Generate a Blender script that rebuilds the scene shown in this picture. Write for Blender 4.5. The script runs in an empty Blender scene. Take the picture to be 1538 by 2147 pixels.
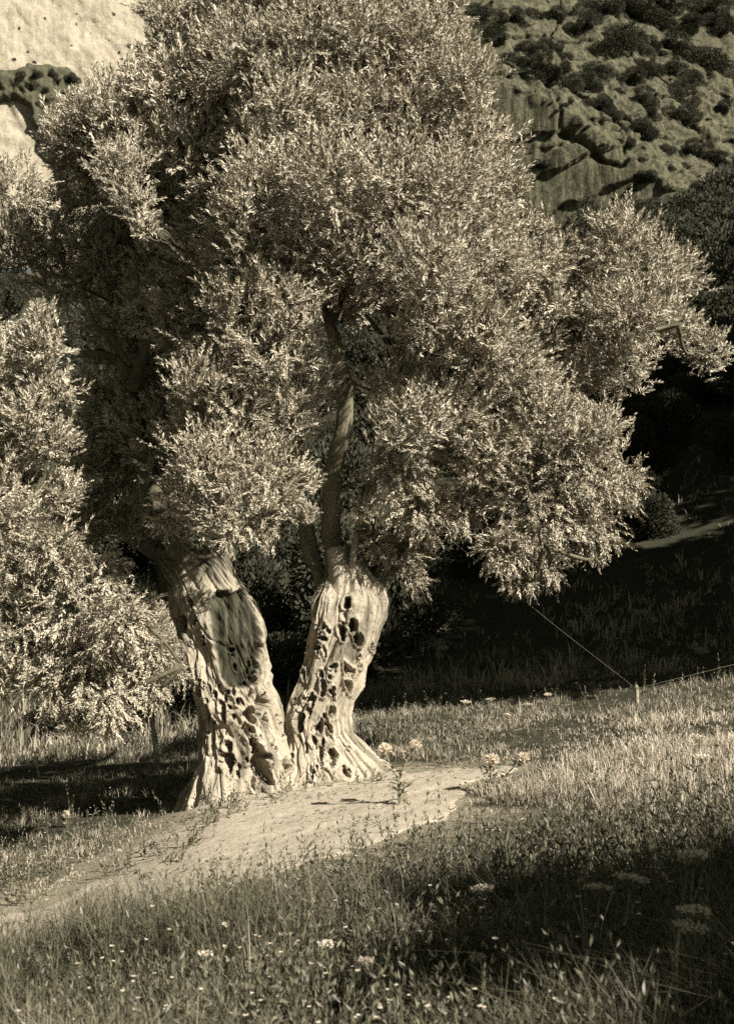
import bpy, math, random
import numpy as np
from mathutils import Vector

SEED = 7
rng = np.random.default_rng(SEED)
random.seed(SEED)
sc = bpy.context.scene
COL = sc.collection

# ------------------------------------------------------------------ camera
F, CX, HY, EYE = 2592.0, 769.0, 1250.0, 1.6      # focal length and horizon row of the photograph (in its pixels), eye height
cam_d = bpy.data.cameras.new('camera')
cam = bpy.data.objects.new('camera', cam_d)
COL.objects.link(cam)
cam.location = (0, 0, EYE)
cam.rotation_euler = (math.radians(90), 0, 0)
cam_d.sensor_fit = 'VERTICAL'
cam_d.sensor_height = 36.0
cam_d.sensor_width = 36.0 * 1538 / 2147
cam_d.lens = 36.0 * F / 2147
cam_d.shift_y = (HY - 1073.5) / 2147
cam_d.clip_start = 0.1
cam_d.clip_end = 2000
cam_d.dof.use_dof = True
cam_d.dof.focus_distance = 9.9
cam_d.dof.aperture_fstop = 4.5
sc.camera = cam

# ------------------------------------------------------------------ sun, sky, exposure
SUN_AZ = math.radians(46)        # from straight behind the camera round to the right
SUN_EL = math.radians(35)
sun_dir = Vector((math.sin(SUN_AZ) * math.cos(SUN_EL), -math.cos(SUN_AZ) * math.cos(SUN_EL), math.sin(SUN_EL)))
w = bpy.data.worlds.new('World')
sc.world = w
w.use_nodes = True
nt = w.node_tree
bg = nt.nodes['Background']
sky = nt.nodes.new('ShaderNodeTexSky')
sky.sky_type = 'NISHITA'
sky.sun_disc = False
sky.air_density = 0.65      # clear mountain air
sky.dust_density = 0.4
sky.sun_elevation = SUN_EL
sky.sun_rotation = math.atan2(sun_dir.x, sun_dir.y)
sep = nt.nodes.new('ShaderNodeSeparateColor')   # a toned monochrome print: the film, behind a warm filter, sees the red of the sky
tint = nt.nodes.new('ShaderNodeMix')
tint.data_type = 'RGBA'
tint.blend_type = 'MULTIPLY'
tint.inputs['Factor'].default_value = 1.0
tint.inputs['B'].default_value = (0.86, 1.0, 0.88, 1)
nt.links.new(sky.outputs['Color'], sep.inputs['Color'])
nt.links.new(sep.outputs['Red'], tint.inputs['A'])
nt.links.new(tint.outputs['Result'], bg.inputs['Color'])
bg.inputs['Strength'].default_value = 0.05
sun_l = bpy.data.lights.new('sun', 'SUN')
sun_l.energy = 5.0
sun_l.angle = math.radians(0.5)
sun_l.color = (1.0, 0.965, 0.90)
sun = bpy.data.objects.new('sun', sun_l)
COL.objects.link(sun)
sun.rotation_euler = (-sun_dir).to_track_quat('-Z', 'Y').to_euler()
sun.location = sun_dir * 40
sc.view_settings.view_transform = 'Standard'
sc.view_settings.look = 'None'
sc.view_settings.gamma = 1.0
sc.view_settings.exposure = 1.3
sc.cycles.use_denoising = False
sc.cycles.max_bounces = 6
sc.cycles.transparent_max_bounces = 4


# ------------------------------------------------------------------ helpers
def P(px, py, Y):
    """A point of the place at depth Y that the photograph shows at (px, py)."""
    return np.array([(px - CX) / F * Y, Y, EYE - (py - HY) / F * Y])


def smooth(a, b, x):
    t = np.clip((np.asarray(x, float) - a) / (b - a), 0, 1)
    return t * t * (3 - 2 * t)


def _h(ix, iy, iz, s):
    n = (ix * 374761393 + iy * 668265263 + iz * 2147483647 + s * 974634777).astype(np.int64)
    n = (n ^ (n >> 13)) * 1274126177
    n = (n ^ (n >> 16)) & 0x7fffffff
    return n / 1073741823.5 - 1.0


def noise(x, y, z, s=0):
    """value noise in -1..1"""
    x, y, z = np.broadcast_arrays(np.asarray(x, float), np.asarray(y, float), np.asarray(z, float))
    fx, fy, fz = np.floor(x), np.floor(y), np.floor(z)
    ix, iy, iz = fx.astype(np.int64), fy.astype(np.int64), fz.astype(np.int64)
    u, v, t = x - fx, y - fy, z - fz
    u = u * u * u * (u * (u * 6 - 15) + 10)
    v = v * v * v * (v * (v * 6 - 15) + 10)
    t = t * t * t * (t * (t * 6 - 15) + 10)
    r = 0
    for a in (0, 1):
        for b in (0, 1):
            for c in (0, 1):
                r = r + _h(ix + a, iy + b, iz + c, s) * (u if a else 1 - u) * (v if b else 1 - v) * (t if c else 1 - t)
    return r


def fbm(x, y, z, s=0, o=4):
    r, a = 0, 0.5
    for k in range(o):
        r = r + a * noise(x * 2 ** k, y * 2 ** k, z * 2 ** k, s + k)
        a *= 0.5
    return r


def nrm(v):
    return v / np.maximum(np.linalg.norm(v, axis=-1, keepdims=True), 1e-9)


def make_mesh(name, V, faces, mat, tone=None, sm=False):
    """faces: one int array (n, k) or a list of such arrays"""
    if not isinstance(faces, list):
        faces = [faces]
    faces = [np.asarray(f, np.int32) for f in faces if len(f)]
    me = bpy.data.meshes.new(name)
    V = np.asarray(V, np.float32)
    me.vertices.add(len(V))
    me.vertices.foreach_set('co', V.ravel())
    tot = np.concatenate([np.full(len(f), f.shape[1], np.int32) for f in faces])
    idx = np.concatenate([f.ravel() for f in faces])
    st = np.concatenate([[0], np.cumsum(tot)[:-1]]).astype(np.int32)
    me.loops.add(len(idx))
    me.loops.foreach_set('vertex_index', idx)
    me.polygons.add(len(tot))
    me.polygons.foreach_set('loop_start', st)
    me.polygons.foreach_set('loop_total', tot)
    if sm:
        me.polygons.foreach_set('use_smooth', np.ones(len(tot), bool))
    if tone is not None:
        at = me.attributes.new('tone', 'FLOAT', 'POINT')
        at.data.foreach_set('value', np.asarray(tone, np.float32))
    me.materials.append(mat)
    me.update(calc_edges=True)
    return me


def obj(name, me, parent=None, kind=None, label=None, cat=None, group=None):
    o = bpy.data.objects.new(name, me)
    COL.objects.link(o)
    if parent is not None:
        o.parent = parent
    for k, v in (('kind', kind), ('label', label), ('category', cat), ('group', group)):
        if v:
            o[k] = v
    return o


def thing(name, label, cat, loc=(0, 0, 0), group=None):
    o = bpy.data.objects.new(name, None)
    COL.objects.link(o)
    o.location = [float(c) for c in loc]
    o.empty_display_size = 0.2
    o['label'], o['category'] = label, cat
    if group:
        o['group'] = group
    return o


class Acc:
    """collects geometry for one mesh"""
    def __init__(self):
        self.V, self.F3, self.F4, self.T, self.n = [], [], [], [], 0

    def add(self, V, f3=None, f4=None, tone=0.5):
        V = np.asarray(V, float).reshape(-1, 3)
        self.V.append(V)
        self.T.append(np.broadcast_to(np.asarray(tone, float), (len(V),)))
        if f3 is not None and len(f3):
            self.F3.append(np.asarray(f3) + self.n)
        if f4 is not None and len(f4):
            self.F4.append(np.asarray(f4) + self.n)
        self.n += len(V)

    def mesh(self, name, mat, sm=False, origin=None):
        V = np.concatenate(self.V)
        if origin is not None:
            V = V - np.asarray(origin)
        fs = []
        if self.F3:
            fs.append(np.concatenate(self.F3))
        if self.F4:
            fs.append(np.concatenate(self.F4))
        return make_mesh(name, V, fs, mat, np.concatenate(self.T), sm)


def catmull(pts, n):
    pts = np.asarray(pts, float)
    q = np.vstack([2 * pts[0] - pts[1], pts, 2 * pts[-1] - pts[-2]])
    m = len(pts) - 1
    t = np.linspace(0, m - 1e-6, n)
    i = t.astype(int)
    f = (t - i)[:, None]
    a, b, c, d = q[i], q[i + 1], q[i + 2], q[i + 3]
    return 0.5 * (2 * b + (c - a) * f + (2 * a - 5 * b + 4 * c - d) * f ** 2 + (3 * b - a - 3 * c + d) * f ** 3)


def tube(pts, r0, r1, sides=8, n=None, rough=0.0, seed=0, power=1.0, flare=0.0):
    """tapered tube through pts with closed ends; returns V, f4, f3"""
    pts = np.asarray(pts, float)
    n = n or max(4, 6 * (len(pts) - 1))
    c = catmull(pts, n) if len(pts) > 2 else pts[0] + (pts[1] - pts[0]) * np.linspace(0, 1, n)[:, None]
    t = nrm(np.gradient(c, axis=0))
    ref = np.array([0.31, 0.91, 0.27]) if abs(t[0] @ np.array([0.31, 0.91, 0.27])) < 0.9 else np.array([1.0, 0, 0])
    a = nrm(np.cross(t, ref))
    b = np.cross(t, a)
    s = np.linspace(0, 1, n) ** power
    r = r0 + (r1 - r0) * s
    th = np.arange(sides) / sides * 2 * np.pi
    ring = a[:, None, :] * np.cos(th)[None, :, None] + b[:, None, :] * np.sin(th)[None, :, None]
    r = r * (1 + flare * np.exp(-np.linspace(0, 1, n) * 9))
    rr = np.repeat(r[:, None], sides, 1)
    if rough:
        L = np.linspace(0, np.linalg.norm(np.diff(c, axis=0), axis=1).sum(), n)[:, None]
        rr = rr * (1 + rough * (noise(np.cos(th) * 1.5 + 9, np.sin(th) * 1.5, L * 2.2, seed) + 0.6 * noise(np.cos(th) * 3.5, np.sin(th) * 3.5 + 4, L * 5, seed + 5)))
    V = (c[:, None, :] + ring * rr[:, :, None]).reshape(-1, 3)
    i = np.arange(n - 1)[:, None] * sides
    j = np.arange(sides)[None, :]
    k = (j + 1) % sides
    f4 = np.stack([i + j, i + k, i + sides + k, i + sides + j], -1).reshape(-1, 4)
    V = np.vstack([V, c[0], c[-1]])
    e = (n - 1) * sides
    f3 = np.vstack([np.stack([np.full(sides, n * sides), k[0], j[0]], -1), np.stack([np.full(sides, n * sides + 1), e + j[0], e + k[0]], -1)])
    return V, f4, f3


# ------------------------------------------------------------------ materials
def mat_new(name):
    m = bpy.data.materials.new(name)
    m.use_nodes = True
    t = m.node_tree
    return m, t, t.nodes['Principled BSDF']


def N(t, typ, **kw):
    n = t.nodes.new(typ)
    for k, v in kw.items():
        if k in n.inputs:
            n.inputs[k].default_value = v
        else:
            setattr(n, k, v)
    return n


def ramp(t, src, stops):
    r = t.nodes.new('ShaderNodeValToRGB')
    e = r.color_ramp.elements
    while len(e) < len(stops):
        e.new(0.5)
    for el, (p, c) in zip(e, stops):
        el.position = p
        el.color = (*c, 1)
    t.links.new(src, r.inputs['Fac'])
    return r.outputs['Color']


def mixc(t, a, b, fac, mode='MIX'):
    m = t.nodes.new('ShaderNodeMix')
    m.data_type = 'RGBA'
    m.blend_type = mode
    for key, v in (('A', a), ('B', b), ('Factor', fac)):
        if isinstance(v, (tuple, float, int)):
            m.inputs[key].default_value = (*v, 1) if isinstance(v, tuple) else v
        else:
            t.links.new(v, m.inputs[key])
    return m.outputs['Result']


def nz(t, scale, detail=4, rough=0.55, vec=None, stretch=None):
    n = N(t, 'ShaderNodeTexNoise', Scale=scale, Detail=detail, Roughness=rough)
    if vec is None:
        vec = t.nodes.new('ShaderNodeTexCoord').outputs['Object']
    if stretch:
        mp = t.nodes.new('ShaderNodeMapping')
        mp.inputs['Scale'].default_value = stretch
        t.links.new(vec, mp.inputs['Vector'])
        vec = mp.outputs['Vector']
    t.links.new(vec, n.inputs['Vector'])
    return n.outputs['Fac']


def bump(t, b, src, strength, dist):
    n = N(t, 'ShaderNodeBump', Strength=strength, Distance=dist)
    t.links.new(src, n.inputs['Height'])
    t.links.new(n.outputs['Normal'], b.inputs['Normal'])


def tonec(r, k=1.0):
    """a tone of the print: warm cream when light, olive-black when dark"""
    t = min(max((r - 0.04) / 0.26, 0), 1)
    u = min(max((r - 0.20) / 0.2, 0), 1)
    return (r * k, r * k * (0.95 - 0.10 * t), r * k * (0.57 + 0.075 * u))


def attr(t, name='tone'):
    return N(t, 'ShaderNodeAttribute', attribute_name=name).outputs['Fac']


def leaf_mat(name, lo, hi, under=1.5, trans=0.10, spec=0.35, rough=0.45):
    m, t, b = mat_new(name)
    c = ramp(t, attr(t), [(0.0, tonec(lo)), (1.0, tonec(hi))])
    geo = t.nodes.new('ShaderNodeNewGeometry')
    c2 = mixc(t, c, (under, under, under), 1.0, 'MULTIPLY')
    c = mixc(t, c, c2, geo.outputs['Backfacing'])
    t.links.new(c, b.inputs['Base Color'])
    b.inputs['Roughness'].default_value = rough
    b.inputs['Specular IOR Level'].default_value = spec
    tr = t.nodes.new('ShaderNodeBsdfTranslucent')
    t.links.new(c, tr.inputs['Color'])
    mx = t.nodes.new('ShaderNodeMixShader')
    mx.inputs['Fac'].default_value = trans
    t.links.new(b.outputs['BSDF'], mx.inputs[1])
    t.links.new(tr.outputs['BSDF'], mx.inputs[2])
    t.links.new(mx.outputs['Shader'], t.nodes['Material Output'].inputs['Surface'])
    return m


M_LEAF = leaf_mat('olive_leaf', 0.13, 0.52, under=1.15, trans=0.05, spec=0.25, rough=0.55)
M_GRASS = leaf_mat('grass_blade', 0.10, 0.46, under=1.0, trans=0.15, spec=0.15, rough=0.6)
M_WEED = leaf_mat('weed_leaf', 0.05, 0.20, under=1.2, trans=0.12, spec=0.3)
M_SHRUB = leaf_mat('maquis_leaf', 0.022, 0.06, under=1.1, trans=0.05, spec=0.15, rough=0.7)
M_PETAL = leaf_mat('pale_petal', 0.45, 0.75, under=1.0, trans=0.2, spec=0.1, rough=0.8)


def bark_mat(name, lo, hi, dark):
    m, t, b = mat_new(name)
    fine = nz(t, 9, 8, 0.65, stretch=(1, 1, 0.35))
    big = nz(t, 2.2, 4, 0.6, stretch=(1, 1, 0.5))
    c = ramp(t, fine, [(0.30, tonec(lo)), (0.50, tonec((lo + hi) / 2)), (0.68, tonec(hi))])
    c = mixc(t, c, ramp(t, big, [(0.38, (0.55, 0.55, 0.52)), (0.6, (1, 1, 1))]), 0.35, 'MULTIPLY')
    sp = nz(t, 38, 3, 0.7)
    c = mixc(t, c, ramp(t, sp, [(0.34, (0.35, 0.35, 0.32)), (0.44, (1, 1, 1))]), 0.8, 'MULTIPLY')
    grain = nz(t, 30, 4, 0.6, stretch=(1, 1, 0.06))
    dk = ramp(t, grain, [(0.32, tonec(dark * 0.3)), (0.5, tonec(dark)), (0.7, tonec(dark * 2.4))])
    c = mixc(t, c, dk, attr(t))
    t.links.new(c, b.inputs['Base Color'])
    b.inputs['Roughness'].default_value = 0.9
    b.inputs['Specular IOR Level'].default_value = 0.15
    bump(t, b, nz(t, 34, 8, 0.7, stretch=(1, 1, 0.4)), 0.7, 0.03)
    return m


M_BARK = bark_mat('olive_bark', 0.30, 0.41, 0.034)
M_LIMB = bark_mat('limb_bark', 0.13, 0.25, 0.04)  # darker copy of the olive bark, crown shade put into the limb colour
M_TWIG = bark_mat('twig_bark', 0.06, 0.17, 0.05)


def ground_mat():
    m, t, b = mat_new('meadow_soil')
    a = nz(t, 1.1, 6, 0.6)
    f = nz(t, 22, 6, 0.7)
    c = ramp(t, f, [(0.3, tonec(0.02)), (0.7, tonec(0.07))])
    dry = ramp(t, f, [(0.3, tonec(0.20)), (0.7, tonec(0.34))])
    far = ramp(t, nz(t, 0.35, 8, 0.65), [(0.35, tonec(0.02)), (0.65, tonec(0.07))])
    at = attr(t)
    c = mixc(t, c, dry, ramp(t, at, [(0.5, (0, 0, 0)), (1.0, (1, 1, 1))]))
    c = mixc(t, far, c, ramp(t, at, [(0.0, (0, 0, 0)), (0.4, (1, 1, 1))]))
    t.links.new(c, b.inputs['Base Color'])
    b.inputs['Roughness'].default_value = 0.95
    b.inputs['Specular IOR Level'].default_value = 0.1
    bump(t, b, f, 0.8, 0.03)
    return m


def path_mat():
    m, t, b = mat_new('trodden_dirt')
    f = nz(t, 17, 8, 0.7)
    g = nz(t, 2.3, 5, 0.6)
    c = ramp(t, f, [(0.28, tonec(0.32)), (0.5, tonec(0.41)), (0.7, tonec(0.46))])
    c = mixc(t, c, ramp(t, g, [(0.35, (0.78, 0.78, 0.76)), (0.6, (1, 1, 1))]), 0.7, 'MULTIPLY')
    sp = nz(t, 75, 2, 0.6)
    c = mixc(t, c, ramp(t, sp, [(0.32, (0.35, 0.34, 0.3)), (0.38, (1, 1, 1))]), 0.9, 'MULTIPLY')
    t.links.new(c, b.inputs['Base Color'])
    b.inputs['Roughness'].default_value = 0.95
    b.inputs['Specular IOR Level'].default_value = 0.1
    bump(t, b, f, 0.7, 0.025)
    return m


def rock_mat(name, lo, hi, streak=0.6, sc_=1.0):
    m, t, b = mat_new(name)
    big = nz(t, 0.22 * sc_, 8, 0.62)
    f = nz(t, 1.6 * sc_, 8, 0.7)
    c = ramp(t, f, [(0.28, tonec(lo)), (0.5, tonec((lo + hi) * 0.5)), (0.72, tonec(hi))])
    st = nz(t, 0.75 * sc_, 6, 0.72, stretch=(1, 1, 0.05))
    c = mixc(t, c, ramp(t, st, [(0.40, (0.30, 0.30, 0.28)), (0.58, (1, 1, 1))]), streak, 'MULTIPLY')
    c = mixc(t, c, ramp(t, big, [(0.36, (0.5, 0.5, 0.47)), (0.55, (1, 1, 1))]), 0.6, 'MULTIPLY')
    t.links.new(c, b.inputs['Base Color'])
    b.inputs['Roughness'].default_value = 0.95
    b.inputs['Specular IOR Level'].default_value = 0.1
    bump(t, b, f, 0.8, 0.6 / sc_)
    return m


def plain_mat(name, lo, hi, scale, stretch=None):
    m, t, b = mat_new(name)
    t.links.new(ramp(t, nz(t, scale, 5, 0.65, stretch=stretch), [(0.3, tonec(lo)), (0.7, tonec(hi))]), b.inputs['Base Color'])
    b.inputs['Roughness'].default_value = 0.85
    return m


# ------------------------------------------------------------------ terrain
PATH_PX = [(-260, 2025, 45), (-80, 1978, 45), (60, 1947, 42), (250, 1876, 46), (450, 1790, 58), (600, 1726, 58), (720, 1680, 50), (830, 1652, 38), (930, 1632, 22), (1010, 1622, 10)]


def gz(x, y):
    x = np.asarray(x, float)
    y = np.asarray(y, float)
    z = 0.12 + 0.13 * np.clip(x, -8, 12) - 0.17 * smooth(-0.9, -2.1, x) + 0.10 * smooth(0.7, 2.4, x) * smooth(11.5, 8.0, y)
    z = z + 0.05 * fbm(x * 0.7, y * 0.7, 0.3, 11, 3) * smooth(0.2, 1.5, np.hypot(x + 0.6, y - 10.3))
    hill = 0.315 * np.maximum(y - 17, 0) ** 1.0 * smooth(14, 30, y)
    hill = hill + 0.20 * np.maximum(x - 5 - 0.02 * y, 0) * smooth(12, 26, y)
    hill = hill + 1.4 * fbm(x * 0.10, y * 0.10, 1.7, 21, 4) * smooth(17, 40, y)
    return z + np.minimum(hill, 42 + 0.03 * hill)


def ground_at(px, py, y0=3.0, y1=60.0):
    ys = np.linspace(y0, y1, 3000)
    d = (EYE - (py - HY) / F * ys) - gz((px - CX) / F * ys, ys)
    k = np.argmax(d < 0)
    Y = ys[k]
    return np.array([(px - CX) / F * Y, Y, gz((px - CX) / F * Y, Y)])


PATH_C = []
for a in PATH_PX:
    p_ = ground_at(a[0], a[1])
    q_ = ground_at(a[0], a[1] - a[2])
    PATH_C.append([p_[0], p_[1], abs(q_[1] - p_[1]) * 1.12])
PATH_C = np.array(PATH_C)
_pc = catmull(PATH_C, 140)


def path_mask(x, y, wide=1.0):
    """1 inside the trodden path, fading to 0 outside"""
    x = np.asarray(x, float).ravel()
    y = np.asarray(y, float).ravel()
    out = np.zeros(len(x))
    for s in range(0, len(x), 40000):
        d2 = (x[s:s + 40000, None] - _pc[None, :, 0]) ** 2 + (y[s:s + 40000, None] - _pc[None, :, 1]) ** 2
        k = d2.argmin(1)
        out[s:s + 40000] = np.sqrt(d2[np.arange(len(k)), k]) / np.maximum(_pc[k, 2] * 0.8, 0.05)
    wob = 0.25 * fbm(x * 2.5, y * 2.5, 5.5, 31, 3)
    m = smooth(0.85 + 0.5 * wide, 0.85, out + wob)
    # trodden soil round the foot of the old tree and a bare patch left of it
    d = np.hypot((x + 0.45) / 1.0, (y - 9.8) / 0.62)
    m = np.maximum(m, smooth(0.8 + 0.45 * wide, 0.8, d + wob))
    return m


def build_ground():
    xs = np.concatenate([-np.geomspace(220, 6.2, 46), np.arange(-6, 6.01, 0.09), np.geomspace(6.2, 220, 46)])
    ys = np.concatenate([np.linspace(-60, 1.5, 14), np.arange(2, 17, 0.1), np.geomspace(17.1, 330, 110)])
    X, Y = np.meshgrid(xs, ys)
    Z = gz(X, Y)
    near = (np.abs(X) < 8) & (Y > 1) & (Y < 20)
    Z = Z + np.where(near, 0.012 * fbm(X * 6, Y * 6, 0, 41, 2), 0)
    nx, ny = len(xs), len(ys)
    V = np.stack([X, Y, Z], -1).reshape(-1, 3)
    i = np.arange(ny - 1)[:, None] * nx
    j = np.arange(nx - 1)[None, :]
    f = np.stack([i + j, i + j + 1, i + nx + j + 1, i + nx + j], -1).reshape(-1, 4)
    pm = path_mask(V[:, 0], V[:, 1], 2.4)
    dry = smooth(-0.35, -1.2, V[:, 0]) * smooth(8.9, 8.2, V[:, 1]) * smooth(5.6, 6.6, V[:, 1])
    tone = 0.5 * smooth(34, 15, V[:, 1]) + 0.5 * np.maximum(pm, 0.95 * dry)
    obj('ground', make_mesh('ground', V, f, ground_mat(), tone, True), kind='structure')


build_ground()


def build_path():
    xs = np.arange(-4.5, 2.2, 0.045)
    ys = np.arange(4.2, 11.0, 0.045)
    X, Y = np.meshgrid(xs, ys)
    pm = path_mask(X, Y).reshape(X.shape)
    Z = gz(X, Y) + 0.010 + 0.012 * fbm(X * 7, Y * 7, 2, 51, 3) - 0.045 * smooth(0.95, 0.35, pm)
    nx, ny = len(xs), len(ys)
    V = np.stack([X, Y, Z], -1).reshape(-1, 3)
    i = np.arange(ny - 1)[:, None] * nx
    j = np.arange(nx - 1)[None, :]
    f = np.stack([i + j, i + j + 1, i + nx + j + 1, i + nx + j], -1).reshape(-1, 4)
    keep = (pm.ravel()[f] > 0.3).all(1)
    f = f[keep]
    u, inv = np.unique(f, return_inverse=True)
    obj('path', make_mesh('path', V[u], inv.reshape(-1, 4), path_mat(), None, True), kind='structure')


build_path()

# ------------------------------------------------------------------ cliffs
CREST = np.array([(300, 10), (900, 40), (1000, 70), (1060, 118), (1150, 168), (1230, 232), (1320, 318), (1400, 395), (1470, 470), (1560, 560), (1800, 800)], float)


def cliff_y(x, z):
    """depth of the rock face behind on the right"""
    Yc = 100.0
    px = CX + x / Yc * F
    zc = EYE - (np.interp(px, CREST[:, 0], CREST[:, 1]) - HY) / F * Yc
    zc = zc + 1.1 * fbm(x * 0.25, 3.0, 0.5, 61, 3)
    up = np.maximum(z - zc, 0)
    y = Yc - 0.30 * (x - 20) + (z - 35) * 0.16 + 0.8 * up
    wx = x + 1.2 * fbm(x * 0.3, z * 0.3, 5.0, 60, 2)
    rug = 0.15 + 0.85 * smooth(-1, 2, z - zc)
    y = y + 0.7 * fbm(wx * 0.22, z * 0.16, 4.0, 63, 4) * (0.4 + 0.6 * rug) + 0.9 * rug * fbm(wx * 0.8, z * 0.5, 1.0, 64, 5) + 0.7 * smooth(-0.5, 2, z - zc) * np.abs(fbm(x * 0.5 + z * 0.2, z * 0.5, 2.0, 70, 5)) + 0.45 * np.abs(fbm(wx * 0.75, z * 0.12, 6.0, 69, 4))
    crack = np.abs(noise(wx * 0.30, z * 0.10 + x * 0.05, 9.0, 65))
    y = y + 0.9 * smooth(0.05, 0.0, crack)
    strata = noise(x * 0.06, (z - 0.32 * x) * 0.55 + 0.9 * fbm(x * .25, z * .25, 3, 67, 3), 1.0, 68)
    y = y + 0.55 * smooth(0.0, 0.05, strata) - 0.2 * smooth(0.4, 0.45, strata)
    return y


def build_cliff(name, fn, x0, x1, z0, z1, nx, nz_, mat, cut=None):
    xs = np.linspace(x0, x1, nx)
    zs = np.linspace(z0, z1, nz_) if z1 is not None else z0
    nz_ = len(zs)
    X, Z = np.meshgrid(xs, zs)
    Yv = fn(X, Z)
    V = np.stack([X, Yv, Z], -1).reshape(-1, 3)
    i = np.arange(nz_ - 1)[:, None] * nx
    j = np.arange(nx - 1)[None, :]
    f = np.stack([i + j, i + j + 1, i + nx + j + 1, i + nx + j], -1).reshape(-1, 4)
    if cut is not None:
        f = f[(V[f][:, :, 1] < cut).all(1)]
    return obj(name, make_mesh(name, V, f, mat, None, True), kind='structure')


def left_cliff_y(x, z):
    y = 150 + 0.55 * (x + 35) + (z - 50) * 0.22
    y = y + 1.0 * fbm(x * 0.16, z * 0.16, 2.0, 72, 5) + 0.7 * np.abs(fbm(x * 0.7 + z * 0.3, z * 0.4, 4.0, 73, 5))
    crack = np.abs(noise((x + z * 0.8) * 0.22, (z - x) * 0.06, 9.0, 75))
    return y + 0.35 * smooth(0.03, 0.0, crack)


OUTCROP = np.array([(-150, 170), (40, 150), (75, 140), (140, 143), (163, 165), (158, 230), (190, 290), (230, 420), (160, 430), (112, 335), (85, 280), (64, 228), (30, 205), (-150, 260)], float)


def in_poly(px, py, poly):
    """signed distance to an outline, positive inside"""
    ins = np.zeros(px.shape, bool)
    dist = np.full(px.shape, 1e9)
    for (x0, y0), (x1, y1) in zip(poly, np.roll(poly, -1, 0)):
        cond = ((y0 > py) != (y1 > py)) & (px < (x1 - x0) * (py - y0) / (y1 - y0 + 1e-9) + x0)
        ins ^= cond
        t = np.clip(((px - x0) * (x1 - x0) + (py - y0) * (y1 - y0)) / ((x1 - x0) ** 2 + (y1 - y0) ** 2), 0, 1)
        dist = np.minimum(dist, np.hypot(px - x0 - t * (x1 - x0), py - y0 - t * (y1 - y0)))
    return np.where(ins, dist, -dist)


def outcrop_y(x, z):
    """the darker slab of rock standing proud of the bright cliff at upper left"""
    yc = left_cliff_y(x, z)
    px = CX + x / yc * F
    py = HY - (z - EYE) / yc * F
    q = in_poly(np.asarray(px, float) + 9 * fbm(x * .8, z * .8, 0, 85, 3), np.asarray(py, float) + 9 * fbm(x * .8, z * .8, 5, 86, 3), OUTCROP)
    return yc + 0.8 - 2.2 * smooth(-7, 6, q) - 0.10 * np.sqrt(np.maximum(q, 0)) + 0.9 * fbm(x * 0.7, z * 0.6, 7.0, 81, 5) * smooth(-4, 8, q)


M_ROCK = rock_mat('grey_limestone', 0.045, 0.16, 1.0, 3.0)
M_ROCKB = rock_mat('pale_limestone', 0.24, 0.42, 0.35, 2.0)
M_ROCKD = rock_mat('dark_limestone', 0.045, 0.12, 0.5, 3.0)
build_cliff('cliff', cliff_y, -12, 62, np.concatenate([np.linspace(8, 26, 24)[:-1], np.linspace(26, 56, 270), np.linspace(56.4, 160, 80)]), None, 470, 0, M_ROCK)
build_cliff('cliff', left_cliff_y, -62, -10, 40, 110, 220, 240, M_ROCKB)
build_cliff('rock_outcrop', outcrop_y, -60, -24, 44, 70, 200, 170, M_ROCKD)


# ------------------------------------------------------------------ leaves and trees
def leaf_geo(p, d, side, L, W, fold, tone, acc):
    """folded lance-shaped leaves; four points and two triangles each"""
    n = len(p)
    nn = np.cross(d, side)
    L = L[:, None]
    W = W[:, None]
    m = p + d * L * 0.46 + nn * fold * W
    V = np.stack([p, m - side * W * 0.5, p + d * L - nn * 0.04 * L, m + side * W * 0.5], 1)
    b = (np.arange(n) * 4)[:, None, None]
    f = np.array([[0, 2, 1], [0, 3, 2]])[None] + b
    acc.add(V.reshape(-1, 3), f3=f.reshape(-1, 3), tone=np.repeat(tone, 4))


def perp(d, r):
    a = nrm(np.cross(d, r.normal(size=d.shape)))
    return a, np.cross(d, a)


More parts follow.
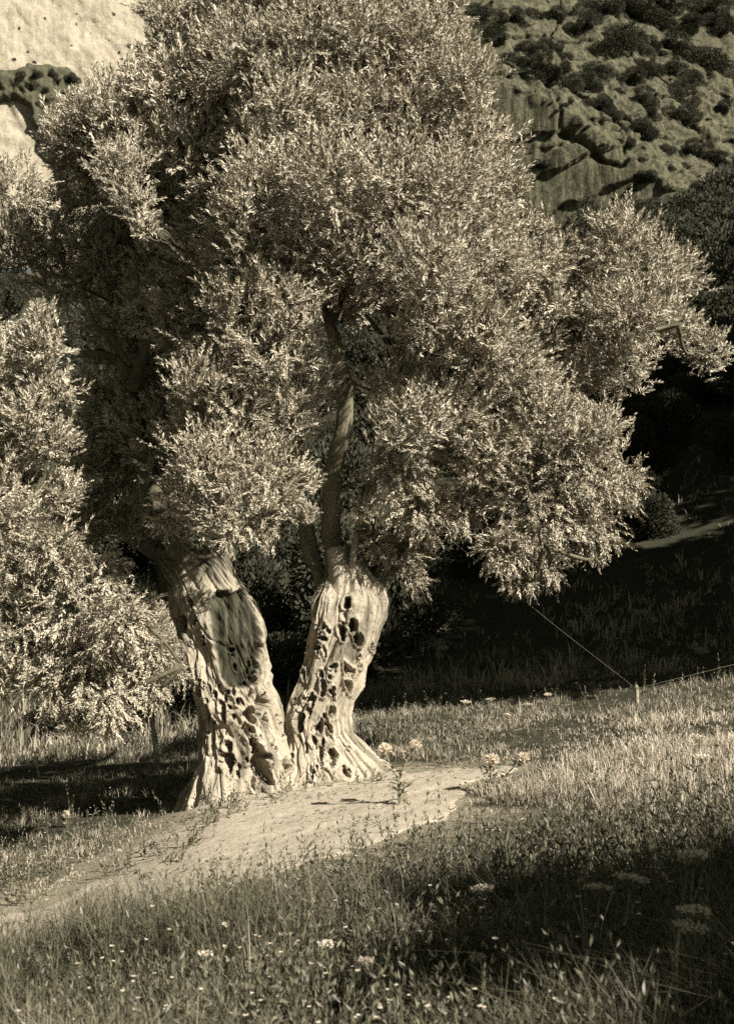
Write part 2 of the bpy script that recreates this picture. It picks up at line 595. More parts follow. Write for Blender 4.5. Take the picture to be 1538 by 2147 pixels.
def sprays(base, d, L, r, leaves, twigs, pairs=10, leaf=(0.040, 0.062), tone0=0.5, wide=0.27, bare=0.12, face=None):
    """leafy twigs: opposite pairs of narrow leaves along each stem"""
    n = len(base)
    a, b = perp(d, r)
    sag = r.uniform(-0.05, 0.16, n)
    s = np.linspace(bare, 1.0, pairs)
    g = np.array([0, 0, -1.0])
    stem = base[:, None, :] + d[:, None, :] * (L[:, None] * s)[:, :, None] + g * (sag[:, None] * L[:, None] * s ** 2)[:, :, None]
    ph = r.uniform(0, 6.28, n)[:, None] + np.arange(pairs)[None, :] * 1.57 + r.normal(0, 0.3, (n, pairs))
    sd = a[:, None, :] * np.cos(ph)[:, :, None] + b[:, None, :] * np.sin(ph)[:, :, None]
    dd = nrm(d[:, None, :] + g * (2 * sag[:, None] * s)[:, :, None])
    open_ = (r.uniform(0.45, 0.95, (n, pairs)) * (1.1 - 0.55 * s))[:, :, None]
    for sg in (1, -1):
        ld = nrm(dd * np.cos(open_) + sg * sd * np.sin(open_) + r.normal(0, 0.16, (n, pairs, 3)))
        fv = nrm(sg * sd - dd * 0.4) if face is None else face[:, None, :] + 0.25 * sg * sd
        side = -nrm(np.cross(ld, fv + r.normal(0, 0.42, (n, pairs, 3))))
        size = r.uniform(leaf[0], leaf[1], (n, pairs)) * (0.75 + 0.45 * np.sin(np.pi * np.clip(s * 0.9 + 0.1, 0, 1)))
        tn = np.clip(tone0 + r.normal(0, 0.17, (n, pairs)) + r.normal(0, 0.10, (n, 1)), 0, 1)
        leaf_geo(stem.reshape(-1, 3), ld.reshape(-1, 3), side.reshape(-1, 3), size.ravel(), size.ravel() * r.uniform(wide * 0.85, wide * 1.2, n * pairs), 0.18, tn.ravel(), leaves)
    # stem of the twig: a thin three-sided prism, tapering to a point
    e = stem[:, -1]
    rad = 0.0022
    th = np.array([0, 2.094, 4.188])
    ring = (a[:, None, :] * np.cos(th)[None, :, None] + b[:, None, :] * np.sin(th)[None, :, None]) * rad
    V = np.concatenate([base[:, None, :] + ring, e[:, None, :]], 1)
    f = np.array([[0, 1, 3], [1, 2, 3], [2, 0, 3]])[None] + (np.arange(n) * 4)[:, None, None]
    twigs.add(V.reshape(-1, 3), f3=f.reshape(-1, 3), tone=0.0)


STYLES = {'up': dict(dens=2900, up=0.70, hang=0.0, leaf=(0.026, 0.042), pairs=11, L=(0.11, 0.23)),
          'low': dict(dens=2900, up=0.20, hang=0.40, leaf=(0.026, 0.042), pairs=11, L=(0.12, 0.25)),
          'inner': dict(dens=1700, up=0.5, hang=0.0, leaf=(0.050, 0.075), pairs=9, L=(0.15, 0.28)),
          'grove': dict(dens=420, up=0.4, hang=0.0, leaf=(0.11, 0.17), pairs=8, L=(0.2, 0.4))}
CLASSES = [0.11, 0.15, 0.20, 0.25, 0.30, 0.36, 0.42, 0.50, 0.62]
PROTO = {}


def clump(style, R, v):
    """mesh of a lobe of the crown (alike lobes share it): leafy sprays growing out of a rounded, uneven, gappy mass"""
    k = min(range(len(CLASSES)), key=lambda i: abs(CLASSES[i] - R))
    key = (style, k, v)
    if key in PROTO:
        return PROTO[key], CLASSES[k]
    R = CLASSES[k]
    st = STYLES[style]
    r = np.random.default_rng(1000 + k * 31 + v * 7 + len(style))
    n = max(10, int(st['dens'] * R * R))
    d = nrm(r.normal(size=(n, 3)))
    sx = r.uniform(-9, 9, 3)
    nv = noise(d[:, 0] * 2.0 + sx[0], d[:, 1] * 2.0 + sx[1], d[:, 2] * 2.0 + sx[2], 91)
    hole = noise(d[:, 0] * 3.4 + sx[2], d[:, 1] * 3.4 + sx[0], d[:, 2] * 3.4 + sx[1], 92)
    rad = R * r.uniform(0.15, 1.0, n) ** 0.45 * (1 + 0.42 * nv) * np.where(r.uniform(size=n) < 0.07, 1.22, 1.0)
    keep = (hole > -0.32) | (rad < 0.6 * R)
    d, rad = d[keep], rad[keep]
    n = len(d)
    base = d * rad[:, None] * np.array([1, 1, 0.88])
    L = r.uniform(*st['L'], n) * (0.75 + 0.3 * min(R / 0.4, 1.2))
    td = nrm(d * 0.75 + np.array([0, 0, st['up'] - 1.4 * st['hang']]) + r.normal(0, 0.34, (n, 3)))
    A = Acc()
    sprays(base - td * L[:, None] * 0.45, td, L, r, A, A, st['pairs'], st['leaf'], 0.5, face=nrm(d * 0.85 + np.array([0, 0, 0.6])))
    PROTO[key] = (A.mesh('leaf_clump', M_LEAF), base)
    return PROTO[key], R


class Tree:
    def __init__(self, name, label, loc, group=None):
        self.root = thing(name, label, 'tree', loc, group)
        self.o = np.array(loc, float)
        self.skel = []
        self.crown = None
        self.r = np.random.default_rng(abs(hash(label)) % 1 + len(label))

    def limb(self, pts, r0, r1, name='limb', label=None, mat=None, sides=16, rough=0.34, power=0.7, flare=0.0):
        pts = np.array(pts, float)
        V, f4, f3 = tube(pts, r0, r1, sides, max(8, int(14 * (len(pts) - 1))), rough, len(self.skel) * 7 + 1, power, flare)
        A = Acc()
        A.add(V, f3, f4, 0.0)
        self.skel.append(catmull(pts, 24) if len(pts) > 2 else pts)
        return obj(name, A.mesh(name, mat or M_BARK, True, self.o), self.root, label=label)

    def start_crown(self):
        self.crown = bpy.data.objects.new('crown', None)
        COL.objects.link(self.crown)
        self.crown.parent = self.root

    def lobe(self, c, R, branch=True, style='up'):
        if self.crown is None:
            self.start_crown()
        c = np.array(c, float)
        (me, base), R0 = clump(style, R, int(self.r.integers(3)))
        o = obj('leaf_clump', me, self.crown, kind='stuff')
        a = float(self.r.uniform(0, 6.283))
        o.location = [float(q) for q in c - self.o]
        o.rotation_euler = (float(self.r.normal(0, 0.2)), float(self.r.normal(0, 0.2)), a)
        o.scale = (R / R0,) * 3
        sk = np.concatenate(self.skel)
        k = np.linalg.norm(sk - c, axis=1).argmin()
        if branch and np.linalg.norm(sk[k] - c) < 1.3:
            ca, sa = math.cos(a), math.sin(a)
            base = c + (base * (R / R0)) @ np.array([[ca, sa, 0], [-sa, ca, 0], [0, 0, 1]])
            a = sk[k]
            A = Acc()
            mid = (a + c) / 2 + self.r.normal(0, 0.07, 3) + np.array([0, 0, -0.05])
            V, f4, f3 = tube([a, mid, c], 0.020, 0.008, 6, 9, 0.2, int(self.r.integers(99)))
            A.add(V, f3, f4, 0.0)
            for q in self.r.choice(len(base), min(12, len(base)), replace=False):
                e = base[q]
                s0 = mid + (c - mid) * self.r.uniform(0.2, 1.0)
                V, f4, f3 = tube([s0, (s0 + e) / 2 + self.r.normal(0, 0.03, 3), e], 0.006, 0.002, 4, 5)
                A.add(V, f3, f4, 0.0)
            obj('branch', A.mesh('branch', M_TWIG, True, self.o), self.root)

    def finish(self):
        return self.root


# ------------------------------------------------------------------ the old olive tree
OLIVE_O = np.array([-0.45, 10.35, float(gz(-0.45, 10.35))])
olive = Tree('olive_tree', 'ancient olive tree with two gnarled hollow stems full of holes beside the path', OLIVE_O)


def crop_holes(L):
    return [(280 + a * 0.403, 1080 + b * 0.403, c * 0.403, d * 0.403, t) for a, b, c, d, t in L]


HOLES_L = crop_holes([(300, 455, 15, 26, -.2), (268, 570, 18, 42, -.1), (320, 540, 9, 32, 0), (425, 930, 13, 16, 0), (460, 1010, 15, 46, -.2),
                      (345, 920, 16, 30, -.3), (390, 1040, 14, 50, -.2), (495, 1200, 25, 24, -.5), (487, 1278, 36, 52, -.4), (600, 1040, 30, 42, 0), (678, 1080, 14, 37, 0), (676, 1000, 9, 16, 0),
                      (590, 1120, 22, 42, -.2), (655, 1275, 46, 118, -.22), (610, 1350, 19, 56, -.2), (785, 1290, 17, 23, 0), (803, 1420, 11, 26, .1), (705, 1392, 22, 18, 0),
                      (740, 1050, 7, 9, 0), (480, 1135, 9, 9, 0), (520, 910, 11, 27, 0), (607, 930, 11, 32, .1), (630, 860, 9, 20, 0), (660, 980, 30, 46, .3), (740, 1217, 5, 6, 0), (365, 630, 6, 8, 0), (515, 705, 16, 12, .3)])
HOLES_R = crop_holes([(890, 835, 11, 26, 0), (970, 825, 8, 15, 0), (985, 895, 13, 34, 0), (930, 945, 13, 26, .1), (865, 1070, 24, 42, -.1), (1028, 1028, 18, 37, 0),
                      (967, 1105, 18, 21, 0), (1000, 1088, 6, 6, 0), (935, 1175, 16, 23, 0), (975, 1230, 13, 30, 0), (1035, 1245, 22, 34, 0), (1020, 1292, 24, 20, 0),
                      (1085, 605, 20, 34, 0), (1140, 575, 23, 26, .3), (1170, 648, 23, 32, .2), (1105, 800, 16, 30, 0), (1172, 732, 9, 11, 0), (1112, 455, 22, 32, 0),
                      (920, 1022, 7, 17, 0), (1112, 890, 12, 34, -.2), (1105, 1340, 16, 30, -.3), (985, 640, 18, 14, 0), (1010, 600, 14, 18, 0), (960, 690, 20, 12, 0), (1030, 790, 16, 12, 0), (900, 700, 9, 12, 0), (1040, 900, 5, 10, 0)])
PANEL = np.array([(434, 1266), (458, 1238), (508, 1236), (534, 1285), (550, 1336), (540, 1386), (536, 1424), (522, 1444), (481, 1446), (463, 1422), (449, 1354)], float)


def stem(rows, Y0, depth, holes, seed, panel=None, hollow_top=False, twist=0.5, nt_=270, nth=360, dark_top=None):
    rows = np.array(rows, float)
    py = np.linspace(rows[0, 0], rows[-1, 0], nt_)
    l = np.interp(py, rows[:, 0], rows[:, 1])
    r = np.interp(py, rows[:, 0], rows[:, 2])
    k = np.hanning(13)
    k /= k.sum()
    sm_ = lambda a: np.convolve(np.pad(a, 6, mode='edge'), k, 'valid')
    l, r = sm_(l), sm_(r)
    z = EYE - (py - HY) / F * Y0
    cx = ((l + r) / 2 - CX) / F * Y0
    rx = (r - l) / 2 / F * Y0
    ry = np.minimum(rx, np.interp(py, rows[:, 0], rows[:, 3]) if rows.shape[1] > 3 else depth)
    th = np.linspace(0, 2 * np.pi, nth, endpoint=False)
    C, S = np.cos(th)[None, :], np.sin(th)[None, :]
    C, S = np.sign(C) * np.abs(C) ** 0.75, np.sign(S) * np.abs(S) ** 0.48      # squarish section
    Z = np.repeat(z[:, None], nth, 1)
    if hollow_top:     # ragged broken rim
        fall = smooth(0.30, 0.0, (z[0] - Z))
        Z = Z - fall * (0.10 + 0.16 * fbm(C * 3, S * 3, 0.3, seed + 3, 3) + 0.05 * noise(C * 9, S * 9, 0.0, seed + 4))
    X0 = cx[:, None] + rx[:, None] * C
    th2 = th[None, :] + twist * (Z - z[0])
    c2, s2 = np.cos(th2), np.sin(th2)
    rope = 1 - 2 * np.abs(fbm(c2 * 1.9 + 5, s2 * 1.9, Z * 0.9, seed, 3))
    furrow = smooth(0.10, 0.0, np.abs(fbm(c2 * 3.1, s2 * 3.1 + 3, Z * 1.3, seed + 11, 3)))
    flare = smooth(z[0] - z[-1] - 0.75, z[0] - z[-1] - 0.1, z[0] - Z)
    butt = np.maximum(fbm(C * 2.2 + 1, S * 2.2 + 7, Z * 0.5, seed + 81, 2), -0.1)
    d = 0.036 * (rope - 0.72) - 0.02 * furrow + flare * 0.38 * butt + 0.05 * fbm(X0 * 2.6, S * 2.0, Z * 2.6, seed + 91, 3)
    d = d + 0.05 * fbm(C * 1.6, S * 1.6, Z * 2.2, seed + 21, 2)
    d = d + 0.03 * fbm(c2 * 6, s2 * 6, Z * 4.5, seed + 31, 3) + 0.008 * fbm(c2 * 22, s2 * 22, Z * 12, seed + 35, 2)
    X = cx[:, None] + (rx[:, None] + d) * C
    Y = Y0 + (ry[:, None] + d) * S
    # holes and the sunken dead-wood panel sit on the side that faces the path
    px = CX + X / Y * F
    pyv = HY - (Z - EYE) / Y * F
    front = smooth(0.15, -0.15, S) * np.ones_like(Z)
    tone = np.zeros_like(Z)
    wob = 0.75 * fbm(px * 0.11, pyv * 0.07, 0.0, seed + 41, 3)
    dep = np.zeros_like(Z)
    lip = np.zeros_like(Z)
    hr = np.random.default_rng(seed)
    lo_, hi_ = rows[3, 0] + 40, 1640
    for k_ in range(46):      # little worm-eaten pits
        y_ = hr.uniform(lo_, hi_)
        l_, r_ = np.interp(y_, rows[:, 0], rows[:, 1]), np.interp(y_, rows[:, 0], rows[:, 2])
        holes = holes + [(l_ + (r_ - l_) * hr.uniform(0.06, 0.96), y_, hr.uniform(2.0, 4.5), hr.uniform(3, 10), hr.normal(0, 0.2))]
    for hx, hy, a, b, t in holes:
        a, b = max(a, 3.0), max(b, 3.5)
        ux = (px - hx) * math.cos(t) + (pyv - hy) * math.sin(t)
        uy = -(px - hx) * math.sin(t) + (pyv - hy) * math.cos(t)
        q = (np.abs(ux / (a * 1.1)) ** 1.6 + np.abs(uy / (b * 1.15)) ** 1.5) ** 0.65 + wob      # almond, torn edge
        dep = np.maximum(dep, smooth(1.2, 0.6, q) * min(0.26, 0.05 + 0.016 * min(a, b)) * (0.55 + 0.45 * math.sin(hx * 3.1) ** 2))
        lip = np.maximum(lip, smooth(0.8, 1.15, q) * smooth(2.0, 1.2, q) * 0.022)
    if panel is not None:
        q = in_poly(px + 8 * wob, pyv + 14 * wob, panel)
        pm = smooth(-1, 7, q) * front
        d2 = 0.035 * pm - 0.02 * pm * fbm(px * 0.09, pyv * 0.012, 0, seed + 51, 3)
        lip = np.maximum(lip, smooth(-16, -4, q) * smooth(2, -2, q) * 0.018)
        dep = np.maximum(dep, d2)
        tone = np.maximum(tone, smooth(-3, 4, q) * front)
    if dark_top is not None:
        tone = np.maximum(tone, smooth(dark_top + 40, dark_top - 50, pyv + 90 * fbm(px * .02, pyv * .01, 0, seed + 61, 3)) * 0.8)  # upper stem darkened: dark bark, with shade of the foliage painted in
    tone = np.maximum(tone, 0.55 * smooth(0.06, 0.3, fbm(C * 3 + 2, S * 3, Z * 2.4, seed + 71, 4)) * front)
    inw = (dep - lip) * front
    X = X - C * inw * 0.9 - 0.0
    Y = Y - S * inw
    V = np.stack([X, Y, Z], -1)
    if hollow_top:     # fold the rim inwards and down
        ins = []
        for q, dz in ((0.86, 0.0), (0.7, 0.06), (0.62, 0.22), (0.55, 0.45), (0.0, 0.5)):
            e = V[0].copy()
            m = e.mean(0)
            e[:, :2] = m[:2] + (e[:, :2] - m[:2]) * q
            e[:, 2] = (e[:, 2] if dz < 0.1 else m[2]) - dz
            ins.append(e)
        V = np.concatenate([np.array(ins[::-1]), V])
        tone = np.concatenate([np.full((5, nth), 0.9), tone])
    else:
        ins = []
        for q, dz in ((0.9, 0.035), (0.72, 0.07), (0.4, 0.09), (0.0, 0.1)):
            e = V[0].copy()
            m = e.mean(0)
            e[:, :2] = m[:2] + (e[:, :2] - m[:2]) * q
            e[:, 2] += dz
            ins.append(e)
        V = np.concatenate([np.array(ins[::-1]), V])
        tone = np.concatenate([np.repeat(tone[:1], 4, 0), tone])
    n = len(V)
    i = np.arange(n - 1)[:, None] * nth
    j = np.arange(nth)[None, :]
    k2 = (j + 1) % nth
    f = np.stack([i + j, i + nth + j, i + nth + k2, i + k2], -1).reshape(-1, 4)
    return V.reshape(-1, 3), f, tone.ravel()


ROWS_L = [(1118, 303, 468, .30), (1160, 328, 480, .30), (1230, 357, 510, .31), (1280, 366, 538, .33), (1330, 375, 554, .34), (1370, 397, 561, .35), (1435, 406, 566, .36), (1471, 412, 578, .38),
          (1515, 424, 592, .42), (1552, 423, 606, .45), (1600, 420, 626, .48), (1640, 404, 646, .52), (1670, 390, 660, .55), (1720, 374, 672, .6), (1800, 352, 684, .65)]
ROWS_R = [(1165, 694, 752, .13), (1200, 682, 776, .19), (1232, 668, 800, .25), (1262, 660, 815, .29), (1306, 660, 806, .30), (1362, 643, 785, .30), (1398, 634, 768, .31), (1443, 622, 757, .33), (1475, 608, 738, .35), (1500, 599, 733, .36),
          (1535, 600, 736, .40), (1560, 600, 764, .43), (1592, 600, 802, .46), (1615, 600, 836, .48), (1650, 590, 862, .52), (1740, 580, 890, .58)]
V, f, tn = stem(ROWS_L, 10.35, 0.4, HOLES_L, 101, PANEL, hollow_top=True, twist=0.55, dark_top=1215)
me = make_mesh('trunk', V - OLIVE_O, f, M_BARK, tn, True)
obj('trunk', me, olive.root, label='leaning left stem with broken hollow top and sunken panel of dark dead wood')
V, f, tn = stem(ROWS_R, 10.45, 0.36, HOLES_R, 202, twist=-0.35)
me = make_mesh('trunk', V - OLIVE_O, f, M_BARK, tn, True)
obj('trunk', me, olive.root, label='upright right stem of pale bark pierced by many small holes')
olive.skel.append(np.array([P(400, 1150, 10.4), P(740, 1230, 10.5)]))


def LP(*a):
    return [P(*q) for q in a]


# stubs and limbs
olive.limb(LP((706, 1260, 10.3), (708, 1215, 10.28), (706, 1180, 10.3), (700, 1150, 10.32)), 0.085, 0.065, 'broken_stub', label='pale broken stub rising from the right stem', rough=0.3)
olive.limb(LP((738, 1260, 10.35), (738, 1200, 10.3), (744, 1140, 10.3), (756, 1090, 10.35)), 0.045, 0.018, 'broken_stub', label='thin splintered pale stub beside the thicker one', rough=0.3)
olive.limb(LP((465, 1250, 10.35), (468, 1190, 10.3), (478, 1150, 10.3)), 0.075, 0.05, 'broken_stub', rough=0.35)
LIMBS = [
    ([(365, 1190, 10.5), (345, 1110, 11.0), (315, 1000, 11.6), (285, 880, 11.8), (266, 770, 11.6)], .085, .06),
    ([(270, 790, 11.6), (240, 752, 11.5), (195, 742, 11.4), (150, 738, 11.3), (90, 700, 11.2)], .052, .02),
    ([(266, 770, 11.6), (235, 712, 11.5), (200, 680, 11.5), (170, 600, 11.6)], .045, .02),
    ([(275, 820, 11.55), (320, 680, 11.6), (345, 520, 11.6), (300, 330, 11.2), (250, 220, 11.1)], .06, .02),
    ([(345, 520, 11.2), (430, 360, 11.2), (460, 240, 11.1)], .04, .015),
    ([(440, 1190, 10.4), (480, 1080, 10.5), (510, 950, 10.3), (530, 800, 10.0), (540, 650, 9.8)], .07, .025),
    ([(715, 1350, 10.5), (690, 1262, 10.55), (652, 1160, 10.7), (632, 1050, 10.8), (622, 930, 10.8), (590, 780, 10.6), (560, 600, 10.4), (540, 400, 10.5)], .10, .02),
    ([(712, 1350, 10.5), (705, 1240, 10.55), (697, 1100, 10.6), (698, 990, 10.6), (722, 880, 10.5), (715, 760, 10.4), (690, 680, 10.35), (650, 600, 10.3), (620, 450, 10.3), (600, 250, 10.5)], .115, .02),
    ([(690, 680, 10.35), (712, 625, 10.3), (740, 500, 10.2), (740, 300, 10.4), (700, 120, 10.7)], .045, .015),
    ([(720, 1350, 10.5), (748, 1240, 10.5), (772, 1080, 10.6), (800, 920, 10.6), (828, 750, 10.5), (818, 650, 10.45), (840, 560, 10.4), (860, 380, 10.5), (850, 200, 10.7)], .10, .015),
    ([(828, 750, 10.5), (848, 690, 10.5), (848, 600, 10.55), (900, 450, 10.5), (940, 300, 10.35), (925, 215, 10.3), (900, 120, 10.5)], .045, .012),
    ([(940, 300, 10.35), (958, 250, 10.3), (985, 180, 10.3)], .018, .007),
    ([(828, 740, 10.5), (790, 690, 10.4), (765, 660, 10.3)], .025, .012),
    ([(715, 1350, 10.48), (770, 1262, 10.46), (828, 1165, 10.5), (910, 1070, 10.5), (1010, 1020, 10.4), (1100, 1000, 10.3), (1220, 960, 10.3)], .10, .02),
    ([(725, 1340, 10.55), (775, 1230, 10.6), (860, 1060, 10.8), (950, 930, 10.8), (1050, 850, 10.7), (1150, 725, 10.4), (1230, 680, 10.3), (1310, 560, 10.4)], .075, .018),
    ([(1150, 725, 10.4), (1230, 710, 10.2), (1330, 700, 10.2), (1420, 680, 10.3)], .03, .012),
    ([(930, 960, 10.8), (990, 780, 10.5), (1030, 620, 10.4), (1040, 430, 10.5)], .045, .014),
    ([(1010, 1020, 10.4), (1080, 1080, 10.2), (1150, 1150, 10.1)], .025, .01),
]
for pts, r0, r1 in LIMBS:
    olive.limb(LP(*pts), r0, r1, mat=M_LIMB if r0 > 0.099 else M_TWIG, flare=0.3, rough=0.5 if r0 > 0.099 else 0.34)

# lobes: centre and radius in photograph pixels at their own depth; the middle of the crown bulges towards the path
FRONT = [(400, 100, 85), (520, 115, 95), (640, 85, 95), (760, 75, 95), (880, 100, 95), (975, 160, 75),
         (225, 255, 100), (340, 225, 110), (470, 255, 95), (600, 230, 100), (740, 230, 100), (870, 225, 95), (985, 285, 70),
         (125, 285, 50), (250, 345, 62), (285, 425, 48), (300, 475, 30), (555, 395, 110), (690, 380, 110), (820, 380, 110), (945, 390, 105), (1045, 390, 70),
         (500, 440, 62), (540, 520, 110), (655, 520, 100), (770, 530, 95), (900, 540, 110), (1020, 520, 100), (1085, 560, 60), (470, 540, 60),
         (505, 640, 80), (600, 630, 90), (560, 735, 95), (480, 730, 60), (900, 650, 95), (1005, 680, 105), (1075, 760, 80),
         (1200, 545, 55), (1285, 490, 70), (1370, 555, 75), (1200, 640, 85), (1310, 650, 100), (1400, 680, 60), (1180, 780, 85), (1300, 765, 75), (1120, 650, 55),
         (420, 800, 60), (480, 850, 105), (395, 885, 50), (585, 860, 95), (440, 975, 105), (555, 980, 90), (500, 1065, 85), (380, 1040, 50), (640, 800, 60), (590, 1050, 35),
         (830, 800, 75), (870, 880, 85), (835, 970, 75), (880, 1060, 75), (845, 1150, 60), (868, 1215, 35), (960, 850, 90), (1000, 940, 85), (1115, 870, 85),
         (1150, 960, 105), (1245, 900, 75), (1225, 1020, 105), (1305, 1010, 50), (1130, 1080, 105), (1240, 1120, 65), (1060, 1150, 60), (1140, 1190, 50), (1085, 1215, 35), (960, 1070, 55), (790, 1140, 30),
         (600, 1055, 36), (640, 1005, 34), (560, 1115, 30), (430, 1085, 46), (482, 1128, 26), (765, 1065, 26), (350, 1100, 26), (1115, 480, 50), (1140, 560, 60), (1150, 625, 60), (1130, 715, 62), (1115, 800, 60), (645, 1075, 22), (470, -10, 90), (620, -30, 95), (780, -35, 95), (910, 0, 85), (340, 20, 60), (1480, 730, 55), (1440, 570, 50), (40, 400, 70)]
for x, y, R in FRONT:
    q = 1 - ((x - 720) / 720) ** 2 - ((y - 620) / 760) ** 2
    Y = 10.8 - (1.9 if y < 620 else 1.9 - 0.9 * min((y - 620) / 350, 1)) * math.sqrt(max(q, 0)) + float(rng.normal(0, 0.24))
    if y < 300:
        Y += 0.35
    if x < 480 and y < 300:
        Y = max(Y, 11.2)
    if x > 1090 and y < 800:
        Y += 0.5
    if 665 < x < 775 and y > 850:
        Y = 9.75
    if x < 665 and y > 600:
        Y = 8.95 + float(rng.normal(0, 0.14)) + 0.5 * max(0, (430 - x) / 100) * 0.4
    low = y > 1080 or (y > 950 and x > 780)
    olive.lobe(P(x, y, Y), R / F * Y, style='low' if low else 'up')
# the shaded inner and left part of the crown, set further back
BACK = [(290, 1100, 50), (330, 1060, 55), (255, 950, 60), (330, 850, 55), (245, 880, 55), (300, 680, 55), (360, 760, 60), (390, 950, 50),
        (110, 470, 85), (215, 520, 85), (320, 560, 75), (395, 500, 60), (140, 580, 80), (250, 640, 85), (370, 650, 75), (310, 760, 60), (215, 830, 80),
        (300, 880, 75), (340, 980, 65), (190, 940, 75), (245, 1050, 75), (420, 700, 70), (160, 1080, 70), (330, 470, 70), (250, 590, 45), (20, 520, 80), (400, 400, 80)]
for x, y, R in BACK:
    Y = 11.9 + float(rng.uniform(0, 1.1))
    olive.lobe(P(x, y, Y), R / F * Y * 1.05)
# the inside of the crown
for x, y, Y in [(300, 300, 10.9), (420, 330, 10.6), (560, 300, 10.2), (700, 290, 10.1), (840, 300, 10.2), (960, 330, 10.4), (480, 450, 10.6), (600, 430, 10.1), (740, 430, 9.9), (880, 440, 10.0), (1000, 450, 10.3),
                (440, 560, 10.8), (560, 580, 10.4), (880, 570, 10.2), (620, 160, 10.4), (760, 160, 10.3), (880, 170, 10.5), (500, 180, 10.6), (430, 680, 10.9), (540, 160, 10.9), (700, 60, 10.6), (1000, 620, 10.4), (380, 420, 11.2), (700, 560, 10.3),
                (400, 220, 10.8), (460, 300, 11.0), (520, 240, 10.9), (560, 380, 10.8), (470, 400, 11.2), (400, 500, 11.4), (620, 300, 10.7), (350, 330, 11.3), (640, 200, 10.8), (560, 480, 10.9), (330, 240, 11.1), (680, 420, 10.6), (500, 90, 10.8), (620, 60, 10.7), (420, 600, 11.3), (340, 620, 11.6), (760, 60, 10.6), (250, 280, 11.6), (180, 320, 11.8), (320, 300, 11.7), (420, 310, 11.6), (400, 150, 11.3)]:
    olive.lobe(P(x, y, Y), 0.46, False, 'inner')
for k in range(34):
    a, b, c = nrm(rng.normal(size=3))
    x, y = 740 + a * 560, 560 + b * 520
    Y = 11.6 + abs(c) * 1.6
    if y > 930 or (600 < x < 1000 and 620 < y < 1000) or (x > 960 and y < 560) or (x < 330 and y < 330) or x > 1180:
        continue
    olive.lobe(P(x, y, Y), float(rng.uniform(0.34, 0.48)), False, 'inner')
olive.finish()

# ------------------------------------------------------------------ the olive on the left
lo = np.array([-3.55, 9.4, float(gz(-3.55, 9.4))])
left_olive = Tree('olive_tree', 'neighbouring olive tree at the left edge with low hanging leafy branches', lo)
left_olive.limb([lo + (0, 0, -0.15), lo + (0.05, 0, 0.5), lo + (0.15, 0.05, 1.3), lo + (0.1, 0.1, 2.0)], 0.24, 0.13, 'trunk', rough=0.3)
for e in ([(-60, 1150, 9.4), (60, 1060, 9.3), (110, 900, 9.3), (90, 720, 9.4)], [(-110, 1200, 9.4), (60, 1180, 9.3), (200, 1230, 9.2), (330, 1330, 9.1), (390, 1410, 9.1)],
          [(-110, 1250, 9.4), (40, 1300, 9.3), (150, 1400, 9.2), (220, 1480, 9.2)], [(-150, 1150, 9.4), (-120, 900, 9.6), (-60, 700, 9.7)]):
    left_olive.limb(LP(*e), 0.04, 0.006, mat=M_TWIG)
for x, y, R in [(85, 720, 55), (110, 810, 55), (105, 920, 65), (60, 860, 60), (125, 1030, 55), (50, 1000, 60), (110, 1160, 80), (205, 1210, 65), (150, 1290, 90), (255, 1300, 75), (200, 1390, 90),
                (310, 1370, 60), (130, 1430, 75), (230, 1470, 65), (320, 1440, 45), (165, 1515, 35), (365, 1410, 30), (60, 1350, 80), (40, 1180, 70), (240, 1520, 25),
                (-20, 760, 70), (-20, 900, 80), (-30, 1060, 90), (-40, 1220, 100), (-20, 1380, 90), (-100, 850, 110), (-120, 1050, 110), (-60, 680, 70), (300, 1270, 35), (90, 660, 30)]:
    Y = 9.25 + float(rng.normal(0, 0.12))
    left_olive.lobe(P(x, y, Y), R / F * Y, style='low' if y > 1150 else 'up')
left_olive.finish()

# a thin young stem behind the hanging branches
so = ground_at(330, 1605)
sap = Tree('olive_sapling', 'thin young olive stem rising behind the hanging branches at left', so)
sap.limb([so + (0, 0, -0.1), so + (-0.03, 0, 0.3), so + (-0.08, 0, 0.7), so + (-0.05, 0.05, 1.3)], 0.035, 0.018, 'trunk', sides=8)
for k in range(4):
    sap.lobe(so + (float(rng.normal(0, .22)), float(rng.normal(0.1, .2)), 1.0 + 0.22 * k), 0.26)
sap.finish()

# ------------------------------------------------------------------ near olive right of the frame, plus unseen copies added to shade the slope
gt = Tree('olive_tree', 'olive tree right of the camera whose shade lies on the near grass', np.zeros(3), 'olives of the grove to the right')
gt.limb([(0, 0, -0.3), (0.05, 0, 0.8), (-0.05, 0.05, 1.6), (0, 0, 2.1)], 0.35, 0.2, 'trunk', rough=0.3)
gr = np.random.default_rng(5)
for k in range(7):
    a = k * 0.9
    gt.limb([(0, 0, 1.9), (0.6 * math.cos(a), 0.6 * math.sin(a), 2.8), (1.5 * math.cos(a), 1.5 * math.sin(a), 3.6 + 0.2 * (k % 3))], 0.11, 0.03)
for k in range(26):
    d = nrm(gr.normal(size=3))
    rr = gr.uniform(0.4, 1.0) ** 0.5
    gt.lobe((d[0] * 1.9 * rr, d[1] * 1.9 * rr, 3.7 + d[2] * 1.35 * rr), float(gr.uniform(0.5, 0.75)), True, 'grove')
gt.finish()


def copy_tree(src, loc, rot, scale, label):
    r = src.copy()
    COL.objects.link(r)
    r['label'] = label
    stack = [(src, r)]
    while stack:
        a, b = stack.pop()
        for ch in list(a.children):
            c = ch.copy()
            COL.objects.link(c)
            c.parent = b
            stack.append((ch, c))
    place(r, loc, rot, scale)
    return r


def place(r, loc, rot, scale):
    r.location = (loc[0], loc[1], float(gz(loc[0], loc[1])))
    r.rotation_euler = (0, 0, rot)
    r.scale = (scale,) * 3


